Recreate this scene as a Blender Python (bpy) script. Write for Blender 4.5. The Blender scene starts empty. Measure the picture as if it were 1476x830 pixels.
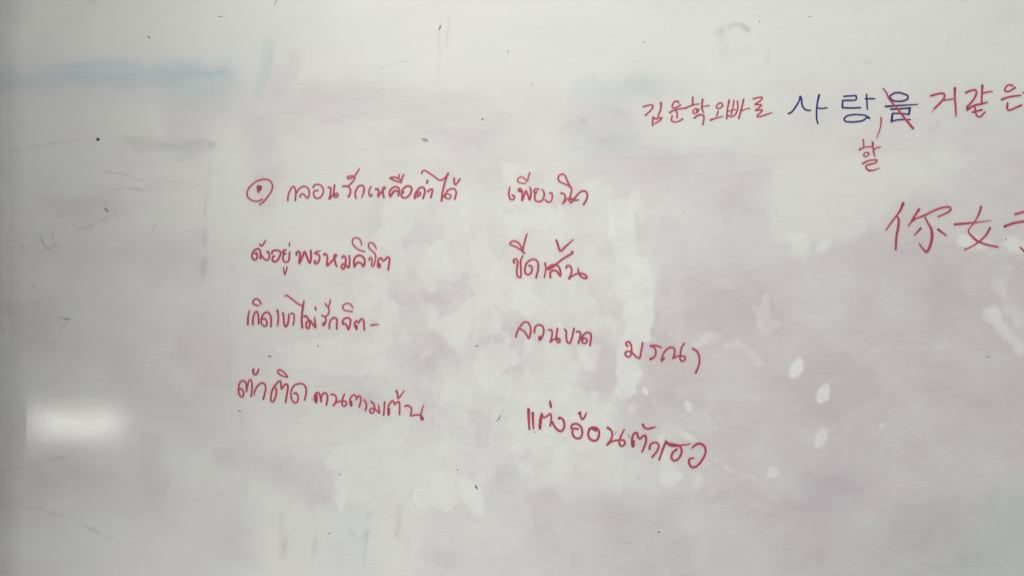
import bpy, math
import numpy as np
from mathutils import Vector

# ------------------------------------------------------------------ camera, world, lamps, exposure
scene = bpy.context.scene
C = scene.collection
Z0 = 1.40                                     # height of the middle of the photographed part of the board
DIST = 1.90

cam_d = bpy.data.cameras.new('camera')
cam_d.sensor_width = 36.0
cam_d.lens = 36.0 * DIST / 1.476
cam_d.clip_start = 0.05
cam_d.clip_end = 50.0
cam = bpy.data.objects.new('camera', cam_d)
cam.location = (0, -DIST, Z0)
cam.rotation_euler = (math.radians(90), 0, 0)
C.objects.link(cam)
scene.camera = cam

world = bpy.data.worlds.new('World')
scene.world = world
world.use_nodes = True
bg = world.node_tree.nodes['Background']
bg.inputs['Color'].default_value = (0.90, 0.95, 1.0, 1)
bg.inputs['Strength'].default_value = 0.085


def area_lamp(name, loc, size, power, color, size_y=None, aim=None):
    d = bpy.data.lights.new(name, 'AREA')
    d.shape = 'RECTANGLE'
    d.size = size
    d.size_y = size_y or size
    d.energy = power
    d.color = color
    o = bpy.data.objects.new(name, d)
    o.location = loc
    o.rotation_euler = (math.radians(-90), 0, math.radians(180))
    C.objects.link(o)
    # lamps shine along their local -Z; turn that to world +Y (towards the board)
    o.rotation_euler = (math.radians(90), 0, 0)
    return o


def spot_lamp(name, loc, aim, half_deg, power, color):
    d = bpy.data.lights.new(name, 'SPOT')
    d.spot_size = math.radians(2 * half_deg)
    d.spot_blend = 1.0
    d.shadow_soft_size = 0.06
    d.energy = power
    d.color = color
    o = bpy.data.objects.new(name, d)
    o.location = loc
    v = Vector(aim) - Vector(loc)
    o.rotation_euler = v.to_track_quat('-Z', 'Y').to_euler()
    C.objects.link(o)


area_lamp('upper_fill_lamp', (-0.586, -1.096, Z0 + 0.868), 0.242, 5.7, (1.0, 0.985, 0.95))  # added fill lamp above the view, brightens the upper board
area_lamp('right_fill_lamp', (2.486, -1.221, Z0 + 0.182), 0.454, 14.5, (0.98, 0.99, 1.0))  # added fill lamp far to the right, not an actual window
area_lamp('low_fill_lamp', (-0.444, -0.80, Z0 - 0.865), 0.390, 3.9, (1.0, 0.985, 0.97))  # unseen fill from below, added to lift the lower board
spot_lamp('board_fill_spot', (-0.568, -2.60, Z0 + 1.309), (0.60, 0.0, Z0 + 0.048), math.degrees(0.455), 212.0, (1.0, 0.99, 0.965))  # added soft spot that brightens the middle of the board
# the lit rectangle mirrored by the glossy sheet at lower left
_k = (DIST + 2.6) / DIST
area_lamp('far_window', (-0.626 * _k, -2.6, Z0 - 0.196 * _k), 0.132 * _k, 0.86, (1.0, 1.0, 0.93), 0.038 * _k)

scene.view_settings.view_transform = 'Standard'
scene.view_settings.look = 'None'
scene.view_settings.exposure = 0.155
scene.view_settings.gamma = 1.0
scene.view_settings.use_curve_mapping = False


# ------------------------------------------------------------------ helpers
# Board drawing units: 1 unit = 1 mm, u to the right, v downwards, (738, 415) is the middle.
def hashn(ix, iy, seed):
    h = ((ix.astype(np.int64) + 7919) * 374761393 + (iy.astype(np.int64) + 5381) * 668265263 + seed * 1597334677) & 0xffffffff
    h = ((h ^ (h >> 15)) * 2246822519) & 0xffffffff
    h = ((h ^ (h >> 13)) * 1274126177) & 0xffffffff
    h = h ^ (h >> 16)
    return (h & 0xffff) / 65535.0


def vnoise(x, y, seed=0):
    x = np.asarray(x, float); y = np.asarray(y, float)
    ix = np.floor(x); iy = np.floor(y)
    fx = x - ix; fy = y - iy
    fx = fx * fx * fx * (fx * (fx * 6 - 15) + 10); fy = fy * fy * fy * (fy * (fy * 6 - 15) + 10)
    a = hashn(ix, iy, seed); b = hashn(ix + 1, iy, seed)
    c = hashn(ix, iy + 1, seed); d = hashn(ix + 1, iy + 1, seed)
    return (a * (1 - fx) + b * fx) * (1 - fy) + (c * (1 - fx) + d * fx) * fy


def fbm(x, y, seed=0, octv=4):
    s = 0; a = 0.5; t = 0
    for i in range(octv):
        s = s + a * vnoise(x * 2 ** i + 17.3 * i, y * 2 ** i - 9.1 * i, seed + i * 7)
        t += a; a *= 0.5
    return s / t * 2 - 1                     # -1 .. 1


def sstep(e0, e1, x):
    t = np.clip((x - e0) / (e1 - e0), 0, 1)
    return t * t * (3 - 2 * t)


def surf(u, v):
    """how far (m) the thin enamel sheet stands back from its flat plane: gentle waves, and an added bend that shades the left edge"""
    u = np.asarray(u, float); v = np.asarray(v, float)
    w = 0.00016 * np.sin(u / 118.0 + 0.9 * np.sin(v / 160.0)) + 0.00013 * np.sin(v / 93.0 + u / 260.0)
    e = np.clip(38.0 - u, 0, 50)  # added bend, shaped so the left edge turns darker
    return w + 6.8e-6 * e ** 2.0


def P3(u, v, lift=0.0):
    return np.stack([(np.asarray(u) - 738) / 1000.0, surf(u, v) - lift, Z0 + (415 - np.asarray(v)) / 1000.0], -1)


def catmull(pts, step=0.8, closed=False):
    pts = np.array(pts, float)
    if len(pts) == 1:
        pts = np.vstack([pts, pts + 0.01])
    if len(pts) == 2:
        n = max(2, int(np.hypot(*(pts[1, :2] - pts[0, :2])) / step))
        t = np.linspace(0, 1, n + 1)[:, None]
        return pts[0] * (1 - t) + pts[1] * t
    p = np.vstack([2 * pts[0] - pts[1], pts, 2 * pts[-1] - pts[-2]])
    out = []
    for i in range(1, len(p) - 2):
        p0, p1, p2, p3 = p[i - 1], p[i], p[i + 1], p[i + 2]
        d01 = max(np.hypot(*(p1 - p0)[:2]), 1e-3) ** 0.5
        d12 = max(np.hypot(*(p2 - p1)[:2]), 1e-3) ** 0.5
        d23 = max(np.hypot(*(p3 - p2)[:2]), 1e-3) ** 0.5
        m1 = (p2 - p1) + d12 * ((p1 - p0) / d01 - (p2 - p0) / (d01 + d12))
        m2 = (p2 - p1) + d12 * ((p3 - p2) / d23 - (p3 - p1) / (d12 + d23))
        n = max(2, int(np.hypot(*(p2 - p1)[:2]) / step))
        for k in range(n):
            t = k / n
            out.append((2 * t ** 3 - 3 * t * t + 1) * p1 + (t ** 3 - 2 * t * t + t) * m1 +
                       (-2 * t ** 3 + 3 * t * t) * p2 + (t ** 3 - t * t) * m2)
    out.append(p[-2])
    return np.array(out)


def mesh_from(name, verts, faces, mat, smooth=True):
    me = bpy.data.meshes.new(name)
    me.from_pydata([tuple(map(float, p)) for p in verts], [], faces)
    if smooth:
        me.polygons.foreach_set('use_smooth', [True] * len(me.polygons))
    me.materials.append(mat)
    me.update()
    return me


def link(name, me, parent=None):
    o = bpy.data.objects.new(name, me)
    C.objects.link(o)
    if parent is not None:
        o.parent = parent
        o.matrix_parent_inverse.identity()
    return o


def box_mesh(name, lo, hi, mat, bevel=0.0):
    import bmesh
    bm = bmesh.new()
    bmesh.ops.create_cube(bm, size=1.0)
    for v in bm.verts:
        for i in range(3):
            v.co[i] = lo[i] + (v.co[i] + 0.5) * (hi[i] - lo[i])
    if bevel:
        bmesh.ops.bevel(bm, geom=bm.edges[:], offset=bevel, segments=2, affect='EDGES')
    me = bpy.data.meshes.new(name)
    bm.to_mesh(me); bm.free()
    me.materials.append(mat)
    return me


# ------------------------------------------------------------------ materials
def new_mat(name):
    m = bpy.data.materials.new(name)
    m.use_nodes = True
    nt = m.node_tree
    return m, nt, nt.nodes['Principled BSDF']


def mul(nt, a, col, fac):
    n = nt.nodes.new('ShaderNodeMix')
    n.data_type = 'RGBA'; n.blend_type = 'MULTIPLY'
    nt.links.new(fac, n.inputs[0])
    nt.links.new(a, n.inputs[6])
    n.inputs[7].default_value = (*col, 1)
    return n.outputs[2]


def math_node(nt, op, a, b=None, c=None, clamp=False):
    n = nt.nodes.new('ShaderNodeMath'); n.operation = op; n.use_clamp = clamp
    for i, x in enumerate((a, b, c)):
        if x is None: continue
        if isinstance(x, (int, float)): n.inputs[i].default_value = x
        else: nt.links.new(x, n.inputs[i])
    return n.outputs[0]


def noise(nt, vec, scale, detail=3, rough=0.5, stretch=(1, 1, 1)):
    mp = nt.nodes.new('ShaderNodeMapping')
    mp.inputs['Scale'].default_value = stretch
    nt.links.new(vec, mp.inputs['Vector'])
    n = nt.nodes.new('ShaderNodeTexNoise')
    n.inputs['Scale'].default_value = scale
    n.inputs['Detail'].default_value = detail
    n.inputs['Roughness'].default_value = rough
    nt.links.new(mp.outputs[0], n.inputs['Vector'])
    return n.outputs['Fac']


def board_material():
    m, nt, b = new_mat('stained_enamel')
    co = nt.nodes.new('ShaderNodeTexCoord').outputs['Object']
    aa = nt.nodes.new('ShaderNodeVertexColor'); aa.layer_name = 'stain_a'
    ab = nt.nodes.new('ShaderNodeVertexColor'); ab.layer_name = 'stain_b'
    sa = nt.nodes.new('ShaderNodeSeparateColor'); nt.links.new(aa.outputs['Color'], sa.inputs[0])
    sb = nt.nodes.new('ShaderNodeSeparateColor'); nt.links.new(ab.outputs['Color'], sb.inputs[0])
    fine = noise(nt, co, 60, 5, 0.6, (1, 1, 3.0))          # wiping streaks run sideways
    mott = noise(nt, co, 22, 4, 0.55, (1, 1, 1.5))
    micro = noise(nt, co, 420, 2, 0.5, (0.35, 1, 1.3))
    k = math_node(nt, 'ADD', math_node(nt, 'MULTIPLY_ADD', fine, 0.24, 0.70), math_node(nt, 'MULTIPLY', mott, 0.36))
    rgb = nt.nodes.new('ShaderNodeRGB'); rgb.outputs[0].default_value = (0.788, 0.795, 0.755, 1)
    c = rgb.outputs[0]
    c = mul(nt, c, (0.850, 0.755, 0.815), math_node(nt, 'MULTIPLY', sa.outputs[0], k, clamp=True))      # pink
    c = mul(nt, c, (0.84, 0.935, 0.925), math_node(nt, 'MULTIPLY', sa.outputs[1], k, clamp=True))        # teal
    c = mul(nt, c, (0.72, 0.80, 0.93), math_node(nt, 'MULTIPLY', sa.outputs[2], k, clamp=True))        # blue
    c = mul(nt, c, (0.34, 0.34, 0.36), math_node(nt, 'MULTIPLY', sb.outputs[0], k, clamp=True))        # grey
    c = mul(nt, c, (1.06, 1.07, 1.07), sb.outputs[1])                                                 # white residue
    c = mul(nt, c, (0.99, 0.60, 0.66), sb.outputs[2])                                                  # red bleed beside ink
    g = math_node(nt, 'SUBTRACT', fine, 0.5)
    g2 = math_node(nt, 'SUBTRACT', micro, 0.5)
    f = math_node(nt, 'ADD', math_node(nt, 'MULTIPLY', g, 0.035), math_node(nt, 'MULTIPLY_ADD', g2, 0.080, 1.0))
    mm = nt.nodes.new('ShaderNodeMix'); mm.data_type = 'RGBA'; mm.blend_type = 'MULTIPLY'; mm.inputs[0].default_value = 1
    cc = nt.nodes.new('ShaderNodeCombineColor')
    for i in range(3): nt.links.new(f, cc.inputs[i])
    nt.links.new(c, mm.inputs[6]); nt.links.new(cc.outputs[0], mm.inputs[7])
    nt.links.new(mm.outputs[2], b.inputs['Base Color'])
    r = math_node(nt, 'MULTIPLY_ADD', mott, 0.08, 0.055)
    r = math_node(nt, 'ADD', r, math_node(nt, 'MULTIPLY', sb.outputs[1], 0.12))
    nt.links.new(r, b.inputs['Roughness'])
    bp = nt.nodes.new('ShaderNodeBump'); bp.inputs['Strength'].default_value = 0.3
    bp.inputs['Distance'].default_value = 0.00010
    nt.links.new(fine, bp.inputs['Height'])
    nt.links.new(bp.outputs[0], b.inputs['Normal'])
    return m


def ink_material(name, col, dark):
    m, nt, b = new_mat(name)
    co = nt.nodes.new('ShaderNodeTexCoord').outputs['Object']
    at = nt.nodes.new('ShaderNodeVertexColor'); at.layer_name = 'ink'
    sp = nt.nodes.new('ShaderNodeSeparateColor'); nt.links.new(at.outputs['Color'], sp.inputs[0])
    n = noise(nt, co, 380, 3, 0.6)
    mx = nt.nodes.new('ShaderNodeMix'); mx.data_type = 'RGBA'
    mx.inputs[6].default_value = (*col, 1); mx.inputs[7].default_value = (*dark, 1)
    n2 = noise(nt, co, 120, 2, 0.5)
    f = math_node(nt, 'ADD', math_node(nt, 'MULTIPLY', sp.outputs[0], 0.85), math_node(nt, 'ADD', math_node(nt, 'MULTIPLY_ADD', n, 1.0, -0.45), math_node(nt, 'MULTIPLY_ADD', n2, 1.1, -0.5)), clamp=True)
    nt.links.new(f, mx.inputs[0])
    nt.links.new(mx.outputs[2], b.inputs['Base Color'])
    b.inputs['Roughness'].default_value = 0.45
    b.inputs['Specular IOR Level'].default_value = 0.3
    return m


def plain_material(name, col, rough, metal=0.0, nscale=40):
    m, nt, b = new_mat(name)
    co = nt.nodes.new('ShaderNodeTexCoord').outputs['Object']
    n = noise(nt, co, nscale, 4, 0.6)
    mx = nt.nodes.new('ShaderNodeMix'); mx.data_type = 'RGBA'
    mx.inputs[6].default_value = (*[c * 0.88 for c in col], 1); mx.inputs[7].default_value = (*[min(1, c * 1.08) for c in col], 1)
    nt.links.new(n, mx.inputs[0]); nt.links.new(mx.outputs[2], b.inputs['Base Color'])
    b.inputs['Roughness'].default_value = rough
    b.inputs['Metallic'].default_value = metal
    return m


M_board = board_material()
M_red = ink_material('red_marker_ink', (0.45, 0.072, 0.110), (0.26, 0.048, 0.068))
M_blue = ink_material('blue_marker_ink', (0.026, 0.038, 0.185), (0.020, 0.028, 0.085))
M_speck = ink_material('dried_black_ink', (0.045, 0.05, 0.05), (0.03, 0.03, 0.03))
M_speck_grey = ink_material('faded_black_ink', (0.34, 0.35, 0.345), (0.24, 0.25, 0.25))
M_frame = plain_material('brushed_aluminium', (0.62, 0.62, 0.62), 0.35, 1.0, 90)
M_wall = plain_material('painted_wall', (0.68, 0.67, 0.62), 0.8, 0.0, 25)

# ------------------------------------------------------------------ the writing, letter by letter
# every frame: origin u, origin v, drawing steps per mm; a stroke: (pen width in steps, points); a point may carry its own width
FR = {
 'A1': (340, 230, 8.2), 'A2': (500, 230, 8.2), 'B1': (340, 330, 10.375), 'B2': (450, 330, 10.375),
 'B3': (350, 415, 10.375), 'B4': (440, 415, 10.375), 'B5': (335, 520, 10.375), 'B6': (430, 540, 10.375),
 'B7': (510, 540, 10.375), 'C1': (725, 235, 9.222), 'C2': (725, 335, 9.222), 'C3': (735, 445, 9.222),
 'C4': (890, 460, 9.222), 'C5': (750, 570, 9.222), 'D': (870, 600, 7.545), 'E1': (920, 125, 11.857),
 'E2': (1020, 125, 11.857), 'C6': (1130, 110, 9.222), 'C7': (1225, 110, 9.222), 'C8': (1341, 100, 9.222),
 'F': (1215, 165, 9.225), 'G1': (1266, 280, 8.3), 'G2': (1356, 280, 8.3),
}
RV = 'red Thai verse written on the whiteboard'
PH = []


def phrase(label, color, group, *letters, name='handwritten_phrase', cat='handwriting'):
    PH.append((label, color, group, letters, name, cat))


phrase('top red Thai line of the verse, starting with a dot inside a ring', 'r', RV,
 ('A1', 'ring_mark', (19, [(312,468),(280,488),(235,495),(185,480),(145,450),(132,405),(145,355),(185,305),(240,262),(300,240),(355,235),(400,250),(428,290),(432,335),(415,385),(385,430),(345,480),(310,515),(283,530)]),
   (0, [(277,333,66),(274,352,58),(268,372,36),(265,390,16)])),
 ('A1', 'letter', (20, [(614,485),(618,430),(640,370),(665,330),(685,320),(700,345),(708,400),(703,485)])),
 ('A1', 'letter', (20, [(712,405),(745,350),(790,322),(835,325),(862,360),(868,410),(850,455),(825,440),(800,410),(778,408),(760,430),(762,445)])),
 ('A1', 'letter', (20, [(912,332),(930,305),(968,295),(1008,310),(1032,350),(1030,400),(1000,445),(960,460),(928,440),(918,400),(930,372),(972,368)])),
 ('A1', 'letter', (22, [(1092,330),(1118,335),(1122,370),(1115,420),(1105,468),(1140,425),(1172,405)]), (22, [(1167,303),(1160,360),(1157,420),(1168,445),(1195,440),(1207,420),(1195,402),(1165,420)])),
 ('A1', 'vowel_mark', (20, [(1460,110,14),(1430,160),(1395,200),(1360,225),(1325,225),(1318,210),(1345,198),(1390,200),(1408,215),(1390,252),(1345,300),(1322,318)])),
 ('A1', 'letter', (22, [(1265,318),(1300,315),(1340,330),(1355,370),(1347,415),(1330,440,26)])),
 ('A2', 'letter', (22, [(108,460),(98,410),(115,350),(150,312),(190,312),(205,345),(195,400),(175,455,10)])),
 ('A2', 'letter', (20, [(285,322),(265,360),(262,410),(275,435),(295,425),(292,410)])),
 ('A2', 'letter', (24, [(340,350),(368,352),(375,390),(368,438),(400,395),(440,350),(452,330),(432,335),(425,372),(430,415),(438,448)])),
 ('A2', 'letter', (24, [(515,438),(502,400),(520,355),(560,325),(600,330),(622,365),(608,425)]), (26, [(515,432),(540,400),(565,370),(605,380)])),
 ('A2', 'vowel_mark', (20, [(510,218),(550,210),(600,222),(640,245)]), (22, [(510,220),(560,248),(640,272)]), (18, [(622,182),(606,225)]), (20, [(670,182),(650,230),(640,275)])),
 ('A2', 'letter', (24, [(672,388),(655,378),(670,345),(700,320),(740,315),(765,340),(758,385),(730,430),(685,455),(650,440),(645,405),(668,385)])),
 ('A2', 'letter', (24, [(800,460),(805,415),(830,370),(865,335),(900,330),(920,355),(918,400),(900,460)]), (20, [(805,450),(840,435),(872,412),(866,390),(842,388),(828,408),(850,425)])),
 ('A2', 'tone_mark', (24, [(955,252),(945,278)])),
 ('A2', 'letter', (22, [(955,380),(985,355),(1010,355),(1005,400),(992,450)])),
 ('A2', 'letter', (20, [(885,165),(895,138),(925,133),(970,160),(1030,200),(1080,238),(1120,243),(1155,220),(1190,180)]), (24, [(1197,165),(1170,235),(1145,320),(1127,410),(1118,490)])),
 ('A2', 'letter', (22, [(1162,450),(1165,415),(1190,370),(1235,347),(1275,352),(1293,390),(1285,430),(1275,470)]), (18, [(1130,450),(1160,412),(1195,410),(1228,425),(1222,455),(1195,467),(1165,445)])),
 ('A2', 'tone_mark', (22, [(1270,225),(1267,265),(1282,298),(1310,270),(1335,232)])))

phrase('second red Thai line of the verse, with two tall hooked vowel marks near its end', 'r', RV,
 ('B1', 'letter', (30, [(285,370),(305,360),(320,385),(318,425),(300,455),(275,460),(250,440),(240,400),(255,350),(290,310),(330,298),(358,315),(368,360),(367,442)])),
 ('B1', 'vowel_mark', (26, [(358,230),(375,252),(400,245),(425,205),(445,172,18)])),
 ('B1', 'letter', (28, [(372,380),(400,420),(440,458),(475,465),(498,430),(498,370),(485,342),(465,345)])),
 ('B1', 'letter', (30, [(540,370),(548,335),(590,322),(640,325),(670,350),(660,400),(630,460),(590,490),(552,475),(548,425),(575,405)])),
 ('B1', 'letter', (30, [(745,318),(715,325),(703,352),(722,373),(745,366)]), (28, [(725,370),(708,400),(705,450),(725,490),(770,492),(795,460),(800,400),(805,350)])),
 ('B1', 'tone_mark', (24, [(806,205,14),(798,255)])),
 ('B1', 'vowel_mark', (22, [(714,580),(722,640),(730,680)]), (22, [(768,568),(752,630),(732,685)])),
 ('B1', 'letter', (32, [(905,390),(912,350),(940,338),(958,360),(955,430),(948,515),(985,440),(1030,342),(1060,410),(1105,508),(1125,420),(1120,322)])),
 ('B2', 'letter', (28, [(122,330,18),(80,340),(40,362),(60,375),(95,385),(112,420),(100,480),(75,515),(45,518),(32,495),(52,475)])),
 ('B2', 'letter', (30, [(178,392),(185,372),(213,383),(228,430),(222,548),(270,508),(330,440),(362,390),(338,388),(328,420),(340,480),(355,535),(372,562,20)])),
 ('B2', 'letter', (30, [(450,430),(460,408),(490,415),(502,460),(498,520),(490,560),(465,598),(442,585),(445,540),(475,522),(510,550),(545,575),(560,500),(555,400,24)])),
 ('B2', 'letter', (32, [(635,565),(622,500),(640,430),(690,397),(740,405),(780,450),(785,510),(765,560),(740,520),(690,500),(650,530),(635,560)])),
 ('B2', 'vowel_mark', (22, [(740,238),(730,190),(705,150),(660,132),(615,147),(600,190),(615,240),(660,285),(715,320),(785,338)])),
 ('B2', 'letter', (24, [(960,298,18),(935,250),(900,212),(865,207),(842,235),(850,280),(890,325),(935,365),(950,420),(935,500),(910,560),(887,545),(892,500),(895,450),(875,427),(852,445),(856,470)])),
 ('B2', 'letter', (30, [(1016,540),(1010,572),(985,565),(980,520),(990,470),(1010,438),(1035,440),(1055,475),(1095,455),(1132,420),(1155,440),(1150,520),(1138,608)]), (30, [(1005,520),(1000,565)])))

phrase('third red Thai line of the verse, ending in a short red dash', 'r', RV,
 ('B3', 'letter', (28, [(97,337,16),(80,430),(75,545,32)])),
 ('B3', 'letter', (28, [(148,545),(155,450),(180,370),(205,352),(225,380),(235,450),(238,532)])),
 ('B3', 'vowel_mark', (26, [(270,242),(255,200),(225,168),(180,170),(152,205),(165,243),(205,258),(240,268,16)])),
 ('B3', 'letter', (28, [(420,575),(425,480),(405,395),(370,362),(330,372),(290,420),(275,480),(285,540),(325,573),(355,555),(358,500),(335,462),(302,460)])),
 ('B3', 'letter', (28, [(515,335,34),(530,400),(530,470),(520,565,20)])),
 ('B3', 'letter', (30, [(600,375),(612,440),(618,530),(640,580),(665,550),(685,470),(690,390,24)])),
 ('B3', 'letter', (24, [(720,385),(745,377),(765,400),(768,460),(755,552)])),
 ('B3', 'letter', (24, [(630,120,18),(655,110),(700,140),(760,185),(830,238),(885,258),(898,250)]), (32, [(915,195,22),(902,270),(888,370),(880,480),(890,592)])),
 ('B3', 'letter', (30, [(915,425),(945,418),(970,450),(1000,500),(1000,560),(980,605),(952,590),(948,540),(965,500),(1000,482),(1040,530),(1085,588),(1080,510),(1072,435,18)])),
 ('B3', 'tone_mark', (26, [(1082,287),(1095,328)])),
 ('B4', 'vowel_mark', (22, [(375,180),(365,235),(340,280),(315,260),(300,232)]), (24, [(342,275),(358,340),(340,395),(308,425)])),
 ('B4', 'letter', (26, [(250,412),(290,430),(310,465),(300,520),(275,558),(262,542),(285,515)])),
 ('B4', 'letter', (28, [(362,603),(362,540),(385,475),(430,447),(465,458),(475,500),(470,560),(472,612)])),
 ('B4', 'vowel_mark', (22, [(712,308,14),(690,260),(650,232),(600,237),(565,265),(562,305),(595,335),(650,345),(705,355)])),
 ('B4', 'letter', (28, [(565,538),(560,490),(600,452),(650,447),(676,475),(670,540),(645,622),(625,570),(595,535),(568,535)])),
 ('B4', 'letter', (28, [(770,615),(745,580),(742,520),(765,492),(800,518),(825,472),(850,462),(872,490),(878,560),(885,625)]), (32, [(766,560),(770,605)])),
 ('B4', 'dash', (26, [(985,555),(1040,548),(1095,545,14)])))

phrase('lowest red Thai line on the left side, slanting down to the right', 'r', RV,
 ('B5', 'letter', (26, [(105,425),(130,415),(160,450),(166,500),(150,535),(115,520),(92,460),(94,390),(115,320),(155,295),(190,312),(208,380),(208,455),(225,370),(250,290),(272,282),(290,330),(292,420),(280,528)])),
 ('B5', 'vowel_mark', (30, [(315,122),(308,160),(330,203),(362,193),(382,155),(395,115,16)])),
 ('B5', 'letter', (26, [(322,512,18),(330,460),(365,390),(410,342),(455,330),(490,360),(495,420),(480,500),(462,568,32)])),
 ('B5', 'letter', (28, [(650,405),(658,460),(640,550),(605,610),(578,595),(577,520),(600,430),(650,350),(700,302),(718,302),(725,350),(735,418),(770,370),(800,344),(826,360),(826,430),(812,520),(795,618)])),
 ('B5', 'vowel_mark', (24, [(825,240),(790,190),(740,147),(695,132),(677,155),(700,195),(750,225),(820,240)])),
 ('B5', 'letter', (26, [(922,490),(945,475),(975,510),(983,560),(965,615),(930,623),(890,580),(875,510),(885,430),(930,362),(1000,340),(1060,347),(1098,400),(1102,480),(1080,582)])),
 ('B6', 'letter', (28, [(270,415),(248,385),(243,320),(265,275),(300,268),(325,310),(340,402),(345,340),(365,288),(400,268),(430,300),(435,370),(418,450)]), (44, [(268,310),(272,345),(270,400,34)])),
 ('B6', 'letter', (26, [(490,292),(530,295),(560,320),(568,370),(550,420),(520,460),(560,420),(620,395),(690,392),(718,410),(713,450),(682,468),(657,445),(658,380),(675,320),(695,285,16)])),
 ('B6', 'letter', (26, [(790,465),(772,420),(777,360),(800,317),(845,302),(865,330),(870,363),(900,317),(925,322),(935,370),(925,430),(910,480)]), (36, [(790,400),(792,455)])),
 ('B6', 'letter', (26, [(978,372,18),(1005,400),(1018,450),(1015,495),(1002,532)])),
 ('B7', 'letter', (26, [(255,400),(290,425),(310,480),(300,550),(275,572),(242,555),(242,520),(275,502),(320,515),(385,570),(378,520),(370,450,16)])),
 ('B7', 'letter', (26, [(460,405),(455,500),(445,605)])),
 ('B7', 'letter', (26, [(517,600),(512,540),(517,470),(545,417),(580,387),(597,402),(610,440),(650,407),(675,402),(685,450),(682,588)]), (36, [(527,510),(523,580)])),
 ('B7', 'tone_mark', (26, [(637,240,32),(655,290),(660,352),(695,320),(750,240,18)])),
 ('B7', 'letter', (26, [(765,470),(800,458),(845,480),(865,530),(850,608),(920,598),(985,600),(1018,635)]), (22, [(1048,450,14),(1020,520),(1005,600)]), (52, [(1018,640),(1022,658)])))

phrase('topmost red Thai word of the middle column, level with the ringed dot', 'r', RV,
 ('C1', 'letter', (24, [(92,320,16),(80,380),(82,440),(97,480),(125,488),(150,470),(148,437),(122,430)])),
 ('C1', 'letter', (26, [(232,380),(207,368),(210,348),(238,348),(255,390),(255,498),(285,420),(303,372),(330,430),(353,488),(370,420),(368,350),(355,320,16)])),
 ('C1', 'vowel_mark', (18, [(300,272),(240,268),(198,250),(200,212),(240,187),(275,200),(325,245),(335,190),(355,135,22)])),
 ('C1', 'letter', (22, [(475,352),(435,347),(410,370),(418,393),(450,383)]), (24, [(440,392),(422,440),(430,495),(470,515),(515,503),(540,460),(547,400),(520,350,16)])),
 ('C1', 'letter', (22, [(620,402),(648,402),(655,450),(643,500),(615,522),(585,512),(560,490)])),
 ('C1', 'vowel_mark', (22, [(905,330),(880,310),(810,275),(750,245),(732,205),(750,167),(795,150),(825,170),(850,230),(880,290),(913,345),(905,400)])),
 ('C1', 'letter', (24, [(770,402),(808,410),(828,450),(815,500),(797,540),(840,490),(890,470),(950,497),(1000,490)]), (24, [(905,400),(890,460),(882,505),(903,525),(930,500),(905,478)])),
 ('C1', 'letter', (26, [(920,510),(960,460),(1010,400),(1065,372),(1108,387),(1122,430),(1108,490),(1072,553)])))

phrase('second red Thai word down the middle column, with a big tick mark above', 'r', RV,
 ('C2', 'vowel_mark', (24, [(288,276),(250,245),(170,190),(97,160),(102,132),(150,115),(195,132),(240,190),(260,250),(275,180),(300,80),(320,18,16)])),
 ('C2', 'letter', (26, [(150,405),(140,375),(160,352),(190,367),(190,430),(184,540),(200,588),(232,598),(238,500),(235,380),(265,305,16)])),
 ('C2', 'letter', (26, [(345,442),(375,447),(388,490),(370,540),(330,560),(297,540),(293,470),(320,402),(380,362),(430,362),(463,400),(468,480),(440,600)])),
 ('C2', 'letter', (22, [(560,410,28),(570,480),(550,595)])),
 ('C2', 'letter', (28, [(630,600),(628,540),(660,507),(710,512),(745,560),(763,578),(762,510),(735,450),(690,432),(640,440),(597,475),(602,492),(650,470),(720,410),(800,350),(890,295),(925,270),(912,248,18)])),
 ('C2', 'tone_mark', (28, [(710,105),(735,180),(765,248),(830,190),(930,100,16)])),
 ('C2', 'letter', (26, [(840,470),(852,445),(890,450),(913,490),(897,570),(875,615),(930,573),(1000,545),(1070,552),(1108,580),(1112,605),(1075,608),(1030,580),(1005,530),(995,475,14)])))

phrase('third red Thai word down the middle column, with no marks above it', 'r', RV,
 ('C3', 'letter', (24, [(78,370),(95,310),(140,230),(190,177),(230,177),(265,220),(278,280),(268,350),(250,393),(220,340),(180,290),(135,265)])),
 ('C3', 'letter', (26, [(325,315),(330,265),(355,222),(400,214),(438,240),(450,290),(438,350),(412,400)]), (44, [(398,378),(396,405)])),
 ('C3', 'letter', (24, [(515,280),(550,280),(562,320),(552,390),(538,440),(580,405),(628,392)]), (26, [(632,262),(620,340),(617,410),(637,445),(660,438),(660,402),(630,397)])),
 ('C3', 'letter', (26, [(728,275),(745,290),(750,380),(765,443),(795,456),(820,400),(840,320),(852,260)])),
 ('C3', 'letter', (26, [(885,305),(920,300),(938,330),(927,400),(910,455)])),
 ('C3', 'letter', (26, [(958,430),(957,395),(980,345),(1025,315),(1068,325),(1080,370),(1073,420),(1064,485)]), (24, [(960,405),(965,448),(1000,458),(1022,438),(1020,402),(995,388),(968,402)])))

phrase('four spaced red Thai letters ending in one long curved stroke', 'r', RV,
 ('C4', 'letter', (24, [(137,358),(114,335),(127,302),(155,302),(180,340),(188,400),(183,460),(155,500),(117,487),(102,450),(130,427),(180,432),(230,480),(290,518),(312,440),(335,312)])),
 ('C4', 'letter', (24, [(585,378,14),(540,357),(480,348),(435,355),(480,370),(508,410),(505,470),(475,513),(440,533)]), (32, [(438,532),(452,520)])),
 ('C4', 'letter', (24, [(620,515),(585,555),(592,510),(620,440),(670,387),(730,374),(760,400),(755,470),(738,518),(780,495),(850,487),(898,502),(895,538),(855,556),(834,530),(840,440),(855,370),(887,323)])),
 ('C4', 'letter', (26, [(1003,393),(1050,420),(1083,480),(1091,550),(1075,630),(1040,710)])))

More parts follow.
